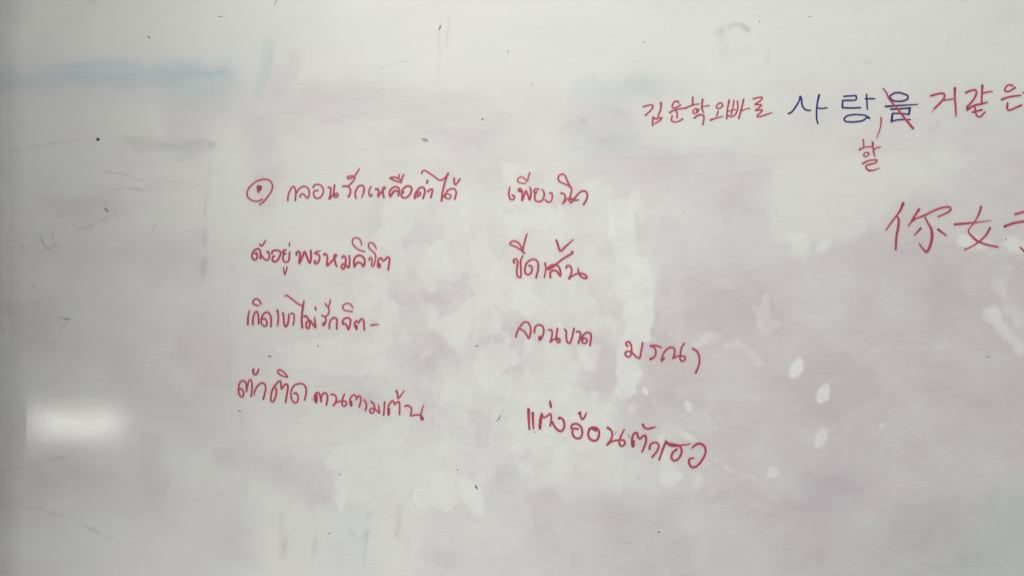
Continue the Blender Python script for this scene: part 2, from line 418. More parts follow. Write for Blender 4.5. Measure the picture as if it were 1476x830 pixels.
phrase('lowest red Thai line in the middle, sloping down to a big open loop', 'r', RV,
 ('C5', 'letter', (30, [(110,182,40),(112,310,34),(120,445,26)]), (30, [(165,230,36),(168,340),(175,435,22)])),
 ('C5', 'letter', (40, [(282,245,24),(272,300),(262,390),(262,435,34)]), (24, [(285,240),(310,290),(350,275),(400,240),(412,290),(405,350),(397,400)])),
 ('C5', 'tone_mark', (32, [(393,72,22),(400,110),(408,150)])),
 ('C5', 'letter', (30, [(425,350),(450,400),(490,450),(535,472),(568,450),(586,390),(573,330),(540,295),(515,298,40)])),
 ('C5', 'letter', (28, [(675,430),(690,385),(735,372),(780,387),(813,430),(823,500),(800,558),(760,568),(715,545),(692,490),(702,440),(765,440)])),
 ('C5', 'tone_mark', (28, [(775,237),(795,220),(800,270),(820,312),(850,290),(875,230,18)])),
 ('C5', 'letter', (30, [(920,440),(960,422),(1010,427),(1043,470),(1043,540),(1010,592),(960,594),(915,560),(902,500),(920,440)]), (32, [(955,435),(1005,463)])),
 ('D', 'letter', (22, [(45,122,30),(80,147),(95,190),(80,250),(38,308),(80,275),(150,257),(215,257),(233,280),(220,312),(187,318),(170,280),(185,220),(225,140,14)])),
 ('D', 'letter', (24, [(320,328),(307,290),(312,230),(330,187),(362,177),(373,220),(395,240),(430,210),(453,207),(462,260),(445,320),(417,385,16)]), (38, [(322,270),(320,315)])),
 ('D', 'vowel_mark', (22, [(427,88,28),(445,120),(480,133),(520,125),(568,113,10)])),
 ('D', 'letter', (22, [(500,355),(507,310),(540,284),(583,287),(600,320),(580,375),(530,440)])),
 ('D', 'letter', (24, [(680,270),(650,340),(605,470,18)])),
 ('D', 'letter', (24, [(682,280),(730,312,30),(790,318),(870,308,18),(940,298,12)]), (24, [(690,290),(760,302),(820,320),(848,360),(838,420),(800,468),(762,478),(738,450),(750,395),(795,355)])),
 ('D', 'letter', (24, [(965,340,16),(1000,307),(1045,294),(1090,317),(1110,365),(1095,430),(1050,500),(1000,546),(957,548),(932,510),(932,465),(978,450,18)])))

phrase('row of small red Korean syllables left of the blue ones', 'r', 'Korean line written along the upper right',
 ('E1', 'syllable', (28, [(90,345),(160,325),(225,315),(250,330),(235,380),(180,440),(120,495)]), (30, [(387,280,36),(385,380),(360,450),(330,525,16)]), (30, [(255,525),(245,600),(245,665)]), (28, [(255,527),(300,553),(350,540),(400,535),(370,580),(275,635,20)])),
 ('E1', 'syllable', (28, [(720,315),(670,350),(610,368),(582,353),(590,300),(630,257),(670,252),(690,280)]), (28, [(540,445,34),(600,410),(700,385),(810,370)]), (26, [(640,405),(665,460),(660,535)]), (26, [(580,500),(567,575),(600,603),(680,598),(760,555)])),
 ('E1', 'syllable', (28, [(810,370),(900,330),(960,310),(1035,300,20)]), (28, [(932,185),(928,310)]), (24, [(990,420),(1010,395),(985,377),(952,397),(932,440),(960,463),(1010,440),(1040,385)]), (30, [(1100,225,36),(1085,330),(1095,400),(1115,445,20)]), (20, [(1090,345),(1215,325)]), (30, [(955,540),(1020,495),(1080,482),(1118,500),(1120,560),(1105,650)])),
 ('E2', 'syllable', (26, [(260,330),(240,290),(210,282),(165,315),(150,358),(180,378),(230,360),(255,325)]), (26, [(180,425),(155,500)]), (26, [(50,575,34),(130,545),(260,510,18)])),
 ('E2', 'syllable', (28, [(370,235,34),(340,380),(325,555)]), (26, [(450,240),(430,360),(400,480)]), (26, [(510,250),(512,380),(485,460),(435,508),(380,513),(345,495)]), (18, [(335,430),(400,410),(480,395)]), (28, [(615,220),(580,370),(530,550)]), (20, [(570,425),(640,390),(720,375)])),
 ('E2', 'syllable', (26, [(780,212),(850,192),(930,187),(928,215),(870,265),(807,308),(860,310),(918,312),(880,360),(817,408),(870,405),(933,402),(900,450),(847,498),(850,518),(920,510),(1000,480),(1100,448,16)])))

phrase('blue Korean syllables in the upper right, the only blue writing on the board', 'b', 'Korean line written along the upper right',
 ('C6', 'syllable', (20, [(60,500),(100,480),(160,400),(205,320),(215,270),(232,300),(240,380),(270,435),(310,455),(350,458)]), (20, [(467,255,28),(445,350),(433,470),(435,570),(450,630)]), (18, [(435,422),(500,432),(570,422)])),
 ('C6', 'syllable', (20, [(795,270),(955,260)]), (20, [(955,260),(963,300),(950,318),(880,323),(780,325)]), (20, [(780,325),(775,415)]), (20, [(775,420),(900,425),(1015,420)]), (18, [(1098,245),(1102,350),(1107,440)]), (20, [(1080,302),(1205,302)]), (20, [(1135,560,26),(1080,525),(1000,514),(910,514),(830,535),(800,570),(812,598),(880,610),(970,606),(1050,590),(1100,552)])),
 ('C7', 'syllable', (20, [(530,268),(580,232),(650,222),(710,237),(770,265),(765,305),(710,330),(630,336),(570,325),(532,288)]), (20, [(475,405,24),(650,392),(900,378,12)]), (20, [(545,440,24),(640,437),(800,424)]), (24, [(800,424),(782,508)]), (18, [(780,510),(680,498),(570,496)]), (24, [(567,500),(552,605)]), (18, [(552,605),(620,585),(720,578),(805,578,14)])))

phrase('slanting red line that crosses out the third blue Korean syllable', 'r', None,
 ('C7', 'stroke', (24, [(443,168,16),(480,215,20),(520,300,26),(620,420,24),(720,550,28),(838,695,32)])), name='strike_line', cat='pen line')
phrase('thin red comma stroke just left of the crossed out blue syllable', 'r', None,
 ('F', 'stroke', (18, [(507,48,22),(508,110,20),(490,200,17),(448,315,12)])), name='comma_stroke', cat='pen line')
phrase('single small red Korean syllable inserted below the blue ones, under the comma stroke', 'r', None,
 ('F', 'syllable', (18, [(270,335),(278,430)]), (20, [(220,472,26),(270,445),(340,433),(400,430)]), (18, [(345,515),(310,507),(277,530),(282,558),(318,558),(343,530),(343,512)]), (22, [(395,375,28),(400,450),(410,510),(427,565,12)]), (16, [(410,475),(450,445),(498,437)]), (22, [(265,655,26),(330,620),(400,608),(452,610),(440,640),(380,660),(312,680),(307,710),(340,743,28),(400,745),(485,715,12)])))
phrase('red Korean syllables to the right of the blue ones, cut off by the right edge', 'r', 'Korean line written along the upper right',
 ('C8', 'syllable', (28, [(5,355),(80,335),(150,322),(185,335),(180,390),(130,450),(55,525)]), (10, [(50,530,10),(25,560,5)]), (20, [(190,415),(300,398)]), (26, [(325,255,36),(325,380),(335,500),(340,625,18)])),
 ('C8', 'syllable', (28, [(470,315),(540,285),(600,280),(613,310),(590,380),(530,460),(485,508)]), (26, [(692,220,34),(685,330),(683,450)]), (22, [(700,322),(760,305),(825,298,16)]), (28, [(490,540,34),(580,485),(670,465),(755,442,18)]), (26, [(560,572),(620,558),(688,540)]), (24, [(590,480),(600,560),(620,622),(660,632),(725,572)])),
 ('C8', 'syllable', (24, [(1098,225),(1060,210),(1015,227),(992,270),(1002,296),(1050,293),(1130,245)]), (26, [(950,405,32),(1030,375),(1120,358),(1205,350,20)]), (26, [(1027,452),(1024,530),(1050,546),(1120,520),(1210,480)])),
 ('C8', 'syllable', (26, [(1240,315),(1300,300),(1350,310),(1330,370),(1280,420)]), (26, [(1420,230),(1415,520)])))
phrase('large red Chinese characters at the right, the tallest writing on the board', 'r', None,
 ('G1', 'character', (24, [(298,110,34),(265,190,28),(215,260,20),(155,340,20),(92,430,15)]), (26, [(212,262,16),(240,290,26),(240,380,30),(218,500,28),(208,658,24)]), (24, [(487,182,30),(430,270,26),(400,320,22),(360,380,14)]), (22, [(405,320,28),(440,298),(560,250),(680,190),(790,157),(848,155),(868,180),(840,210),(715,270,16)]), (26, [(560,280,18),(590,340,22),(630,410,30),(643,490,34),(625,600,32),(578,688,28),(540,660,20),(493,597,16)]), (24, [(508,408,28),(432,490,14)]), (26, [(715,422,30),(760,455,24),(815,498,14)])),
 ('G2', 'character', (24, [(483,152,28),(460,230,24),(400,340,16),(330,440,16),(380,510,26),(440,560,26),(540,600,24),(685,633,20)]), (24, [(168,362,30),(350,345,24),(600,318,6)]), (22, [(590,402,26),(540,490,24),(460,565,22),(370,625,18),(285,663,16)])),
 ('G2', 'character', (24, [(893,240,26),(1000,210),(1090,190),(1112,212),(1060,262)]), (26, [(1060,262),(1090,400),(1082,600),(1040,705),(1000,682),(950,635,16)]), (28, [(765,385,32),(860,350),(1000,325),(1200,300,16)])))

INK = []                                       # all stroke centre lines in board units, for the bleed around them


def stroke_geo(pts, w, base, V, F, A):
    """adds one pen stroke: a low domed ribbon with round ends"""
    s = catmull([(p[0], p[1], (p[2] if len(p) > 2 else w)) for p in pts], step=0.45)
    d = np.gradient(s[:, :2], axis=0)
    L = np.hypot(d[:, 0], d[:, 1]); L[L < 1e-6] = 1e-6
    t = d / L[:, None]; n = np.stack([-t[:, 1], t[:, 0]], 1)
    seg = np.concatenate([[0], np.cumsum(np.hypot(*np.diff(s[:, :2], axis=0).T))])
    hw = s[:, 2] / 2 * (1 + 0.07 * fbm(s[:, 0] / 5, s[:, 1] / 5, 3, 2))
    # round caps: extra rows before and after with shrinking width
    rows = []
    for k in (0.999, 0.85, 0.6, 0.3):
        rows.append((s[0, :2] - t[0] * hw[0] * k * 0.9, n[0], hw[0] * math.sqrt(1 - k * k), 0.0))
    for i in range(len(s)):
        rows.append((s[i, :2], n[i], hw[i], seg[i]))
    for k in (0.3, 0.6, 0.85, 0.999):
        rows.append((s[-1, :2] + t[-1] * hw[-1] * k * 0.9, n[-1], hw[-1] * math.sqrt(1 - k * k), seg[-1]))
    o0 = len(V)
    tot = seg[-1]
    cs = ((-1, 0.0), (-0.72, 0.7), (0, 1.0), (0.72, 0.7), (1, 0.0))
    for c, nn, h, a in rows:
        e = math.exp(-min(a, tot - a) / 2.2)
        for q, z in cs:
            V.append((c[0] + nn[0] * h * q, c[1] + nn[1] * h * q, base + 0.0000012 * a + 0.000045 * z))
            A.append((e * 0.9, abs(q), 0, 1))
    nr = len(rows)
    for i in range(nr - 1):
        for j in range(4):
            a = o0 + i * 5 + j
            F.append((a, a + 5, a + 6, a + 1))
    INK.append(s[:, :3])


SPECKS = []


def build_letters():
    for label, color, group, letters, name, cat in PH:
        # origin of the phrase: its first point on the board
        f, _, first = letters[0][0], letters[0][1], letters[0][2]
        ox, oy, sc = FR[f]
        u0, v0 = ox + first[1][0][0] / sc, oy + first[1][0][1] / sc
        org = P3(u0, v0)
        root = None
        mat = M_red if color == 'r' else M_blue
        single = len(letters) == 1 and letters[0][1] == 'stroke'
        lift = 0.00009
        if name == 'strike_line': lift = 0.00034
        if not single:
            root = bpy.data.objects.new(name, None)
            root.empty_display_size = 0.02
            root.location = org
            C.objects.link(root)
        for f, kind, *strokes in letters:
            ox, oy, sc = FR[f]
            V, F, A = [], [], []
            for k, (w, pts) in enumerate(strokes):
                pp = [(ox + p[0] / sc, oy + p[1] / sc, (p[2] if len(p) > 2 else w) / sc * (1.04 if color == 'r' else 1.22)) for p in pts]
                stroke_geo(pp, w / sc, lift + 0.00004 * (k % 5), V, F, A)
            V = np.array(V)
            W = P3(V[:, 0], V[:, 1], V[:, 2]) - org
            me = mesh_from(kind, W, F, mat)
            ca = me.color_attributes.new('ink', 'FLOAT_COLOR', 'POINT')
            ca.data.foreach_set('color', np.array(A, np.float32).ravel())
            o = link(name if single else kind, me, root)
            if single:
                o.location = org
                root = o
        root['label'] = label
        root['category'] = cat
        if group: root['group'] = group


build_letters()

# ------------------------------------------------------------------ the sheet and its stains
FU0, FU1, FV0, FV1, ST = -12.0, 1500.0, -20.0, 850.0, 1.5
BU0, BU1, BV0, BV1 = -14.0, 2360.0, -180.0, 1010.0
us = np.concatenate([[BU0], np.arange(FU0, FU1, ST), np.arange(FU1, BU1, 14.0), [BU1]])
vs = np.concatenate([np.arange(BV0, FV0, 14.0), np.arange(FV0, FV1, ST), np.arange(FV1, BV1, 14.0), [BV1]])
U, Vv = np.meshgrid(us, vs)
NU, NV = len(us), len(vs)
# wandering coordinates make every edge uneven
WU = U + 7 * fbm(U / 34, Vv / 34, 11, 3) + 2.5 * fbm(U / 9, Vv / 9, 12, 2)
WV = Vv + 7 * fbm(U / 34, Vv / 34, 21, 3) + 2.5 * fbm(U / 9, Vv / 9, 22, 2)
pink = np.zeros_like(U); teal = np.zeros_like(U); blue = np.zeros_like(U)
grey = np.zeros_like(U); white = np.zeros_like(U); bleed = np.zeros_like(U)


def win(x0, y0, x1, y1):
    i0, i1 = np.searchsorted(us, [x0, x1]); j0, j1 = np.searchsorted(vs, [y0, y1])
    return slice(j0, j1), slice(i0, i1)


def seg_dist(pts, x, y):
    best = np.full(x.shape, 1e9)
    for (ax, ay), (bx, by) in zip(pts[:-1], pts[1:]):
        dx, dy = bx - ax, by - ay
        t = np.clip(((x - ax) * dx + (y - ay) * dy) / max(dx * dx + dy * dy, 1e-9), 0, 1)
        best = np.minimum(best, (x - ax - t * dx) ** 2 + (y - ay - t * dy) ** 2)
    return np.sqrt(best)


def poly(pts, soft=8, rough=1.0):
    """(window, mask) of a filled outline with a soft uneven edge"""
    p = np.array(pts, float)
    pad = soft + 16
    s = win(p[:, 0].min() - pad, p[:, 1].min() - pad, p[:, 0].max() + pad, p[:, 1].max() + pad)
    x = U[s] + (WU[s] - U[s]) * rough; y = Vv[s] + (WV[s] - Vv[s]) * rough
    q = np.vstack([p, p[:1]])
    d = seg_dist(q, x, y)
    ins = np.zeros(x.shape, bool)
    for (ax, ay), (bx, by) in zip(q[:-1], q[1:]):
        c = (ay > y) != (by > y)
        if ay != by:
            ins ^= c & (x < (bx - ax) * (y - ay) / (by - ay) + ax)
    sd = np.where(ins, d, -d)
    return s, sstep(-soft, soft, sd)


def blob(cx, cy, rx, ry, ang=0, soft=0.5, rough=0.6):
    R = max(rx, ry) * (1 + soft) + 12
    s = win(cx - R, cy - R, cx + R, cy + R)
    x = U[s] + (WU[s] - U[s]) * rough - cx; y = Vv[s] + (WV[s] - Vv[s]) * rough - cy
    a = math.radians(ang); c, sn = math.cos(a), math.sin(a)
    r = np.hypot((x * c + y * sn) / rx, (-x * sn + y * c) / ry)
    return s, 1 - sstep(1 - soft, 1 + soft, r)


def line(pts, w, soft=None, rough=0.3, fade=True):
    c = catmull(pts, step=6)[:, :2]
    soft = soft or w
    p = c
    pad = w + soft + 10
    s = win(p[:, 0].min() - pad, p[:, 1].min() - pad, p[:, 0].max() + pad, p[:, 1].max() + pad)
    x = U[s] + (WU[s] - U[s]) * rough; y = Vv[s] + (WV[s] - Vv[s]) * rough
    d = seg_dist(c, x, y)
    m = 1 - sstep(max(0, w / 2 - soft / 2), w / 2 + soft / 2, d)
    if fade:
        m = m * (0.6 + 0.8 * fbm(x / 14, y / 14, 31, 2).clip(-0.6, 0.6))
    return s, m.clip(0, 1)


def add(ch, sm, k, tex=None):
    s, m = sm
    if tex == 'h':                               # streaks left by sideways wiping
        m = m * (0.75 + 0.5 * fbm(U[s] / 60, Vv[s] / 3.2, 41, 3))
    elif tex == 'v':
        m = m * (0.85 + 0.35 * fbm(U[s] / 3.4, Vv[s] / 50, 42, 3))
    elif tex == 'm':
        m = m * (0.9 + 0.38 * fbm(U[s] / 40, Vv[s] / 26, 43, 4))
    ch[s] = ch[s] + m * k


def wipe(sm, k, wht=0.0, tex=None):
    """a cleaner or chalky patch"""
    s, m = sm
    if tex == 'm': m = m * (0.8 + 0.5 * fbm(U[s] / 18, Vv[s] / 14, 53, 3)).clip(0, 1)
    for ch in (pink, teal, blue, grey):
        ch[s] = ch[s] * (1 - k * m)
    white[s] = np.maximum(white[s], m * wht)


# all-over film of old wiped ink
pink += (0.27 + 0.30 * fbm(WU / 150, WV / 110, 61, 4)).clip(0, 1)
grey += (0.035 + 0.05 * fbm(U / 120, Vv / 60, 71, 4)).clip(0, 1)
teal += (0.02 + 0.16 * fbm(U / 210, Vv / 160, 81, 3)).clip(0, 0.4)
# the top of the board was wiped clean
s_top = sstep(0, 1, (150 - WV + 20 * fbm(U / 90, Vv / 90, 5, 2)) / 60)
pink *= 1 - 0.75 * s_top
grey *= 1 - 0.4 * s_top
# big pink veil over the right half
add(pink, poly([(870,250),(1000,222),(1100,238),(1112,300),(1118,365),(1190,360),(1250,335),(1300,292),(1380,262),(1476,214),(1760,190),(1760,560),(1600,700),(1400,740),(1180,760),(1000,730),(930,690),(890,610),(915,560),(935,480),(945,400),(900,350),(905,290)], 26, 1.6), 0.25, 'm')
add(pink, poly([(960,400),(1120,375),(1250,345),(1400,330),(1760,300),(1760,560),(1600,700),(1400,730),(1180,750),(1000,720),(930,680),(900,610),(925,560),(940,480)], 18, 1.6), 0.17, 'm')
add(pink, poly([(745,690),(900,700),(1000,725),(1200,750),(1400,740),(1380,900),(760,900)], 34, 1.8), 0.22, 'm')
add(grey, poly([(860,700),(1000,710),(1300,740),(1476,700),(1700,700),(1700,900),(900,900),(860,780)], 50, 1.6), 0.085)
add(grey, poly([(760,700),(900,720),(900,900),(300,900),(300,800),(600,790)], 60, 1.6), 0.03)
add(pink, poly([(945,430),(1090,430),(1200,500),(1290,540),(1220,600),(1060,610),(960,590),(925,560),(935,500)], 20, 1.6), 0.22, 'm')
add(pink, poly([(1120,380),(1476,360),(1800,420),(1800,640),(1460,640),(1300,620),(1150,500)], 34, 1.6), 0.15, 'm')
add(grey, poly([(1000,430),(1476,400),(1900,380),(1900,700),(1476,700),(1200,720),(1000,690)], 60, 1.5), 0.035)
add(grey, poly([(1180,350),(1270,330),(1330,300),(1476,250),(1476,370),(1380,420),(1240,400)], 20, 1.2), 0.05)
add(pink, poly([(740,235),(880,215),(1000,215),(1110,235),(1110,275),(950,290),(760,262)], 18, 1.4), 0.18, 'h')
add(grey, poly([(840,225),(930,210),(1080,216),(1110,228),(930,240)], 10, 1.4), 0.06, 'h')
# middle
add(pink, poly([(430,125),(560,120),(700,132),(735,165),(700,215),(560,178),(470,172),(420,160)], 10, 1.4), 0.30, 'h')
add(pink, poly([(355,175),(430,150),(500,165),(440,195),(370,215)], 12, 1.4), 0.28, 'h')
add(pink, poly([(360,205),(395,190),(420,260),(370,270)], 16, 1.4), 0.22)
add(pink, poly([(540,190),(640,180),(690,215),(660,260),(560,260)], 16, 1.4), 0.24, 'm')
add(pink, poly([(600,320),(640,340),(650,420),(590,400)], 10, 1.4), 0.20, 'm')
add(pink, poly([(655,210),(760,160),(780,215),(740,260),(700,270)], 14, 1.4), 0.18, 'm')
add(pink, poly([(560,415),(740,400),(760,500),(740,560),(640,520),(590,500),(570,450)], 20, 1.8), 0.26, 'm')
add(grey, poly([(570,470),(640,470),(640,540),(590,560),(560,520)], 14, 1.6), 0.06, 'm')
add(pink, poly([(330,800),(420,760),(480,790),(430,850)], 20), 0.15)
add(pink, poly([(300,645),(330,640),(400,650),(480,662),(492,690),(478,722),(440,728),(380,705),(330,670),(303,668)], 9, 1.3), 0.34, 'v')
add(grey, poly([(303,645),(345,645),(342,672),(305,668)], 8, 1.2), 0.07)
add(grey, poly([(370,660),(480,670),(475,715),(400,700)], 12, 1.3), 0.07, 'v')
add(pink, poly([(600,660),(760,640),(800,700),(790,800),(700,830),(620,810),(590,770),(640,740)], 24, 1.8), 0.24, 'm')
add(blue, blob(618, 800, 14, 18, 0, 0.6), 0.28); add(pink, blob(650, 806, 20, 14, 0, 0.6), 0.35)
add(pink, poly([(240,560),(330,520),(370,640),(280,640)], 20, 1.4), 0.25, 'v')
add(pink, poly([(262,440),(330,415),(345,520),(290,560),(250,520)], 16, 1.4), 0.30, 'v')
add(pink, poly([(180,345),(285,335),(300,410),(220,420)], 16, 1.4), 0.28, 'm')
add(pink, poly([(60,290),(170,275),(175,310),(130,328),(90,310)], 12, 1.4), 0.34, 'm')
add(pink, poly([(20,440),(80,430),(70,500),(20,530)], 18, 1.4), 0.30, 'm')
add(pink, poly([(150,500),(200,495),(215,575),(165,560)], 14, 1.4), 0.20, 'm')
add(pink, poly([(205,625),(240,620),(246,700),(215,730),(200,680)], 9, 1.2), 0.28, 'v')
add(pink, poly([(10,670),(100,650),(160,690),(60,720)], 18, 1.4), 0.28, 'm')
# the cleaner field around the verse
wipe(poly([(600,250),(660,280),(735,300),(860,325),(870,380),(740,400),(650,410),(600,330)], 22, 1.6), 0.35, 0.12, 'm')
wipe(poly([(735,560),(860,570),(880,600),(893,640),(890,710),(760,700),(725,640)], 9, 1.5), 0.60, 0.30, 'm')
wipe(poly([(490,640),(620,630),(720,660),(700,700),(600,740),(500,720)], 14, 1.5), 0.55, 0.30, 'm')
wipe(poly([(360,690),(480,740),(600,730),(620,830),(470,850),(360,840)], 24, 1.2), 0.55, 0.15)
wipe(poly([(300,180),(345,170),(350,300),(330,350),(305,330)], 14), 0.4, 0.1)
# chalky runs and thumb marks
wipe(poly([(877,296),(908,292),(913,335),(916,366),(934,376),(944,410),(946,455),(938,492),(924,500),(921,540),(913,572),(894,575),(886,545),(890,505),(904,478),(898,440),(886,418),(886,380),(881,340)], 3.0, 0.9), 0.95, 0.85, 'm')
wipe(poly([(838,368),(850,358),(862,372),(884,378),(890,420),(900,440),(880,430),(858,410),(846,400)], 4, 1.2), 0.6, 0.40, 'm')
wipe(line([(845,268),(862,264),(876,275),(882,292)], 9, 6, 0.8), 0.5, 0.4)
wipe(blob(913, 290, 9, 16, -10, 0.3), 0.6, 0.40)
wipe(blob(924, 312, 6, 9, 0, 0.5), 0.4, 0.3)
wipe(poly([(855,455),(880,460),(900,470),(890,480),(860,472),(845,468)], 5, 1.3), 0.5, 0.4)
wipe(poly([(836,503),(850,496),(868,498),(864,508),(858,532),(850,533),(838,520)], 3, 0.8), 0.85, 0.60)
wipe(poly([(780,505),(820,500),(835,530),(820,560),(790,545)], 8, 1.4), 0.4, 0.30, 'm')
wipe(line([(1006,494),(1022,487),(1034,489)], 12, 6, 0.8), 0.65, 0.45)
wipe(line([(1040,497),(1060,497),(1080,503),(1092,512),(1095,520)], 14, 7, 0.9), 0.55, 0.38)
for cx, cy, rx, ry, an, k in ((1148,529,8.5,15.5,28,1.0),(1187,566,9,14.5,34,1.0),(1183,632,8,14,24,.8),(1115,681,8,9,0,.75),
                              (1271,614,6,5.5,0,.45),(992,586,5.5,7,0,.8),(929,566,4,7,-30,.9),(965,671,9,13,0,.55),
                              (879,588,8,6,0,.5),(911,588,6,8,0,.5),(1430,456,13,12,0,.6),(1404,350,14,10,0,.0)):
    wipe(blob(cx, cy, rx, ry, an, 0.25, 0.55), 0.95 * k, 0.75 * k)
wipe(poly([(1418,445),(1435,440),(1448,458),(1462,480),(1476,490),(1476,512),(1460,508),(1448,480),(1430,462)], 5, 1.1), 0.7, 0.45)
wipe(line([(1446,395),(1450,430),(1470,470)], 26, 14, 0.8), 0.5, 0.3)
wipe(poly([(1378,350),(1388,341),(1410,338),(1428,344),(1432,352),(1400,362),(1382,358)], 4, 0.8), 0.8, 0.55)
wipe(poly([(1446,352),(1456,343),(1470,343),(1484,352),(1480,364),(1455,362)], 4, 0.8), 0.8, 0.5)
wipe(poly([(1134,345),(1150,338),(1167,346),(1166,362),(1140,364)], 5, 0.9), 0.75, 0.45)
wipe(poly([(1176,352),(1198,347),(1196,362),(1180,366)], 5, 0.9), 0.75, 0.45)
add(grey, blob(1171, 352, 8, 7, 0, 0.5), 0.05)
wipe(poly([(1112,240),(1300,225),(1400,225),(1340,262),(1270,312),(1240,345),(1195,354),(1110,350)], 9, 1.2), 0.5, 0.05)
# chalky strokes round the last letters of the lowest middle line
wipe(line([(950,640),(958,618),(966,613),(985,624),(1003,633)], 8, 5, 0.6), 0.8, 0.6)
wipe(line([(962,655),(956,680),(968,694),(978,688)], 12, 7, 0.7), 0.8, 0.55)
wipe(poly([(958,680),(978,678),(985,688),(972,702),(955,694)], 4, 0.9), 0.8, 0.6)
wipe(line([(1032,662),(1050,678),(1070,683),(1090,688)], 7, 6, 0.6), 0.6, 0.45)
wipe(poly([(996,685),(1010,684),(1012,700),(1000,705)], 5), 0.5, 0.35)
wipe(line([(893,645),(894,680),(892,706)], 6, 5, 0.8), 0.5, 0.35)
wipe(line([(915,660),(922,680),(916,700)], 4, 4, 0.6), 0.4, 0.3)
# swirls in the middle
for pts, w, k in (([(622,470),(628,480),(625,498),(600,520),(570,540)], 8, .4), ([(600,425),(615,450),(625,470)], 12, .35),
                  ([(640,485),(660,495),(690,515),(700,560)], 6, .35), ([(628,545),(650,560),(672,560)], 8, .45),
                  ([(590,510),(578,525),(560,530)], 10, .3), ([(700,360),(715,400),(700,440)], 20, .3), ([(660,330),(690,300),(720,330),(712,400)], 22, .3),
                  ([(625,560),(630,600),(628,625)], 5, .35), ([(552,600),(552,630)], 6, .3), ([(560,645),(575,652)], 8, .3), ([(450,400),(470,420),(520,440)], 16, .25)):
    wipe(line(pts, w, w, 0.9), k, k)
for px, k in (([(600,318),(640,322),(645,345),(615,350)], .22), ([(655,395),(720,398),(735,440),(650,425)], .18), ([(520,412),(600,416),(648,430),(620,440),(560,428)], .30),
              ([(580,480),(632,484),(630,540),(595,548),(575,515)], .26), ([(365,240),(400,235),(405,300),(372,310)], .20), ([(440,300),(540,290),(560,330),(460,345)], .12),
              ([(370,395),(430,400),(440,430),(380,440)], .20), ([(700,470),(770,455),(800,540),(740,555),(700,520)], .22), ([(560,640),(600,625),(640,630),(640,680),(600,660)], .20),
              ([(850,480),(890,500),(890,560),(855,585),(845,540)], .26), ([(900,560),(925,560),(935,600),(890,600)], .14), ([(1010,415),(1110,410),(1100,440),(1000,450)], .12)):
    add(pink, poly(px, 6, 1.6), k, 'm')
for px, k in (([(665,300),(705,300),(712,400),(690,410),(672,350)], .34), ([(610,380),(650,375),(660,420),(620,415)], .22), ([(640,480),(690,490),(700,520),(660,515)], .34),
              ([(690,545),(745,540),(770,575),(700,570)], .30), ([(605,435),(626,440),(626,486),(612,480)], .34), ([(730,240),(760,240),(765,290),(735,285)], .26), ([(760,300),(820,305),(830,345),(780,350)], .24),
              ([(575,270),(610,280),(620,300),(590,300)], .24), ([(395,490),(560,495),(555,540),(410,530)], .14), ([(636,540),(680,556),(672,585),(640,570)], .34), ([(478,640),(500,640),(500,660),(480,665)], .3),
              ([(1085,440),(1110,425),(1118,470),(1095,480)], .16), ([(720,240),(742,238),(748,262),(724,262)], .26)):
    wipe(poly(px, 4, 1.7), 0.55, k, 'm')
# dried thumb-smeared film at bottom centre, bright rims with shade painted under their edges
for pts in ([(598,706),(606,703),(616,705)], [(598,706),(597,716),(603,726),(616,727)], [(681,700),(690,705),(695,718),(699,730)], [(489,735),(495,722),(498,706)], [(636,690),(626,700)], [(640,736),(650,729)]):
    wipe(line(pts, 2.6, 2, 0.3, False), 0.8, 0.95)
wipe(blob(640, 705, 22, 30, 0, 0.3), 0.75, 0.45)
wipe(blob(679, 716, 13, 30, -34, 0.2, 0.5), 0.85, 0.55)
wipe(blob(608, 716, 11, 11, 0, 0.3), 0.6, 0.35)
wipe(blob(482, 666, 14, 12, 0, 0.4), 0.6, 0.40)
wipe(blob(498, 695, 14, 14, 0, 0.4), 0.6, 0.40)
wipe(poly([(484,712),(500,700),(500,728),(493,738)], 4), 0.7, 0.5)
for pts, w, k in (([(593,708),(595,720),(601,731)], 2.4, .14), ([(626,733),(634,738),(642,737)], 2.0, .26), ([(672,742),(684,750),(694,746),(699,736)], 4, .13),
                  ([(660,695),(652,704),(653,714)], 3, .08), ([(498,645),(499,672)], 3, .14), ([(500,678),(508,684),(514,692)], 2, .10), ([(505,720),(504,732)], 7, .10),
                  ([(538,709),(542,722)], 4, .11), ([(575,728),(576,748),(571,770)], 6, .15), ([(580,728),(583,740)], 5, .07), ([(536,742),(530,775),(523,815)], 3, .17),
                  ([(506,765),(518,778),(530,768)], 4, .10), ([(405,740),(406,770),(408,800)], 6, .13), ([(414,775),(411,790)], 6, .11), ([(455,765),(454,790)], 4, .17),
                  ([(450,725),(452,745)], 4, .08), ([(450,795),(449,815)], 3, .12), ([(354,775),(362,768),(368,762)], 3, .12), ([(588,770),(588,800)], 3, .06)):
    add(grey, line(pts, w, w, 0.3), k, 'v')
for pts, w, k in (([(405,738),(407,775),(410,800)], 10, .10), ([(414,772),(412,800)], 7, .10), ([(456,763),(454,800)], 7, .13), ([(577,726),(578,748),(572,775)], 11, .10),
                  ([(535,740),(529,775),(522,820)], 6, .12), ([(505,762),(518,776),(531,766)], 8, .08), ([(448,722),(452,748)], 7, .08), ([(588,765),(588,810)], 8, .06), ([(640,655),(642,690)], 8, .05)):
    add(grey, line(pts, w, w * 1.3, 0.6), k * 0.75)
add(teal, poly([(480,730),(540,740),(545,830),(470,830)], 22), 0.28)
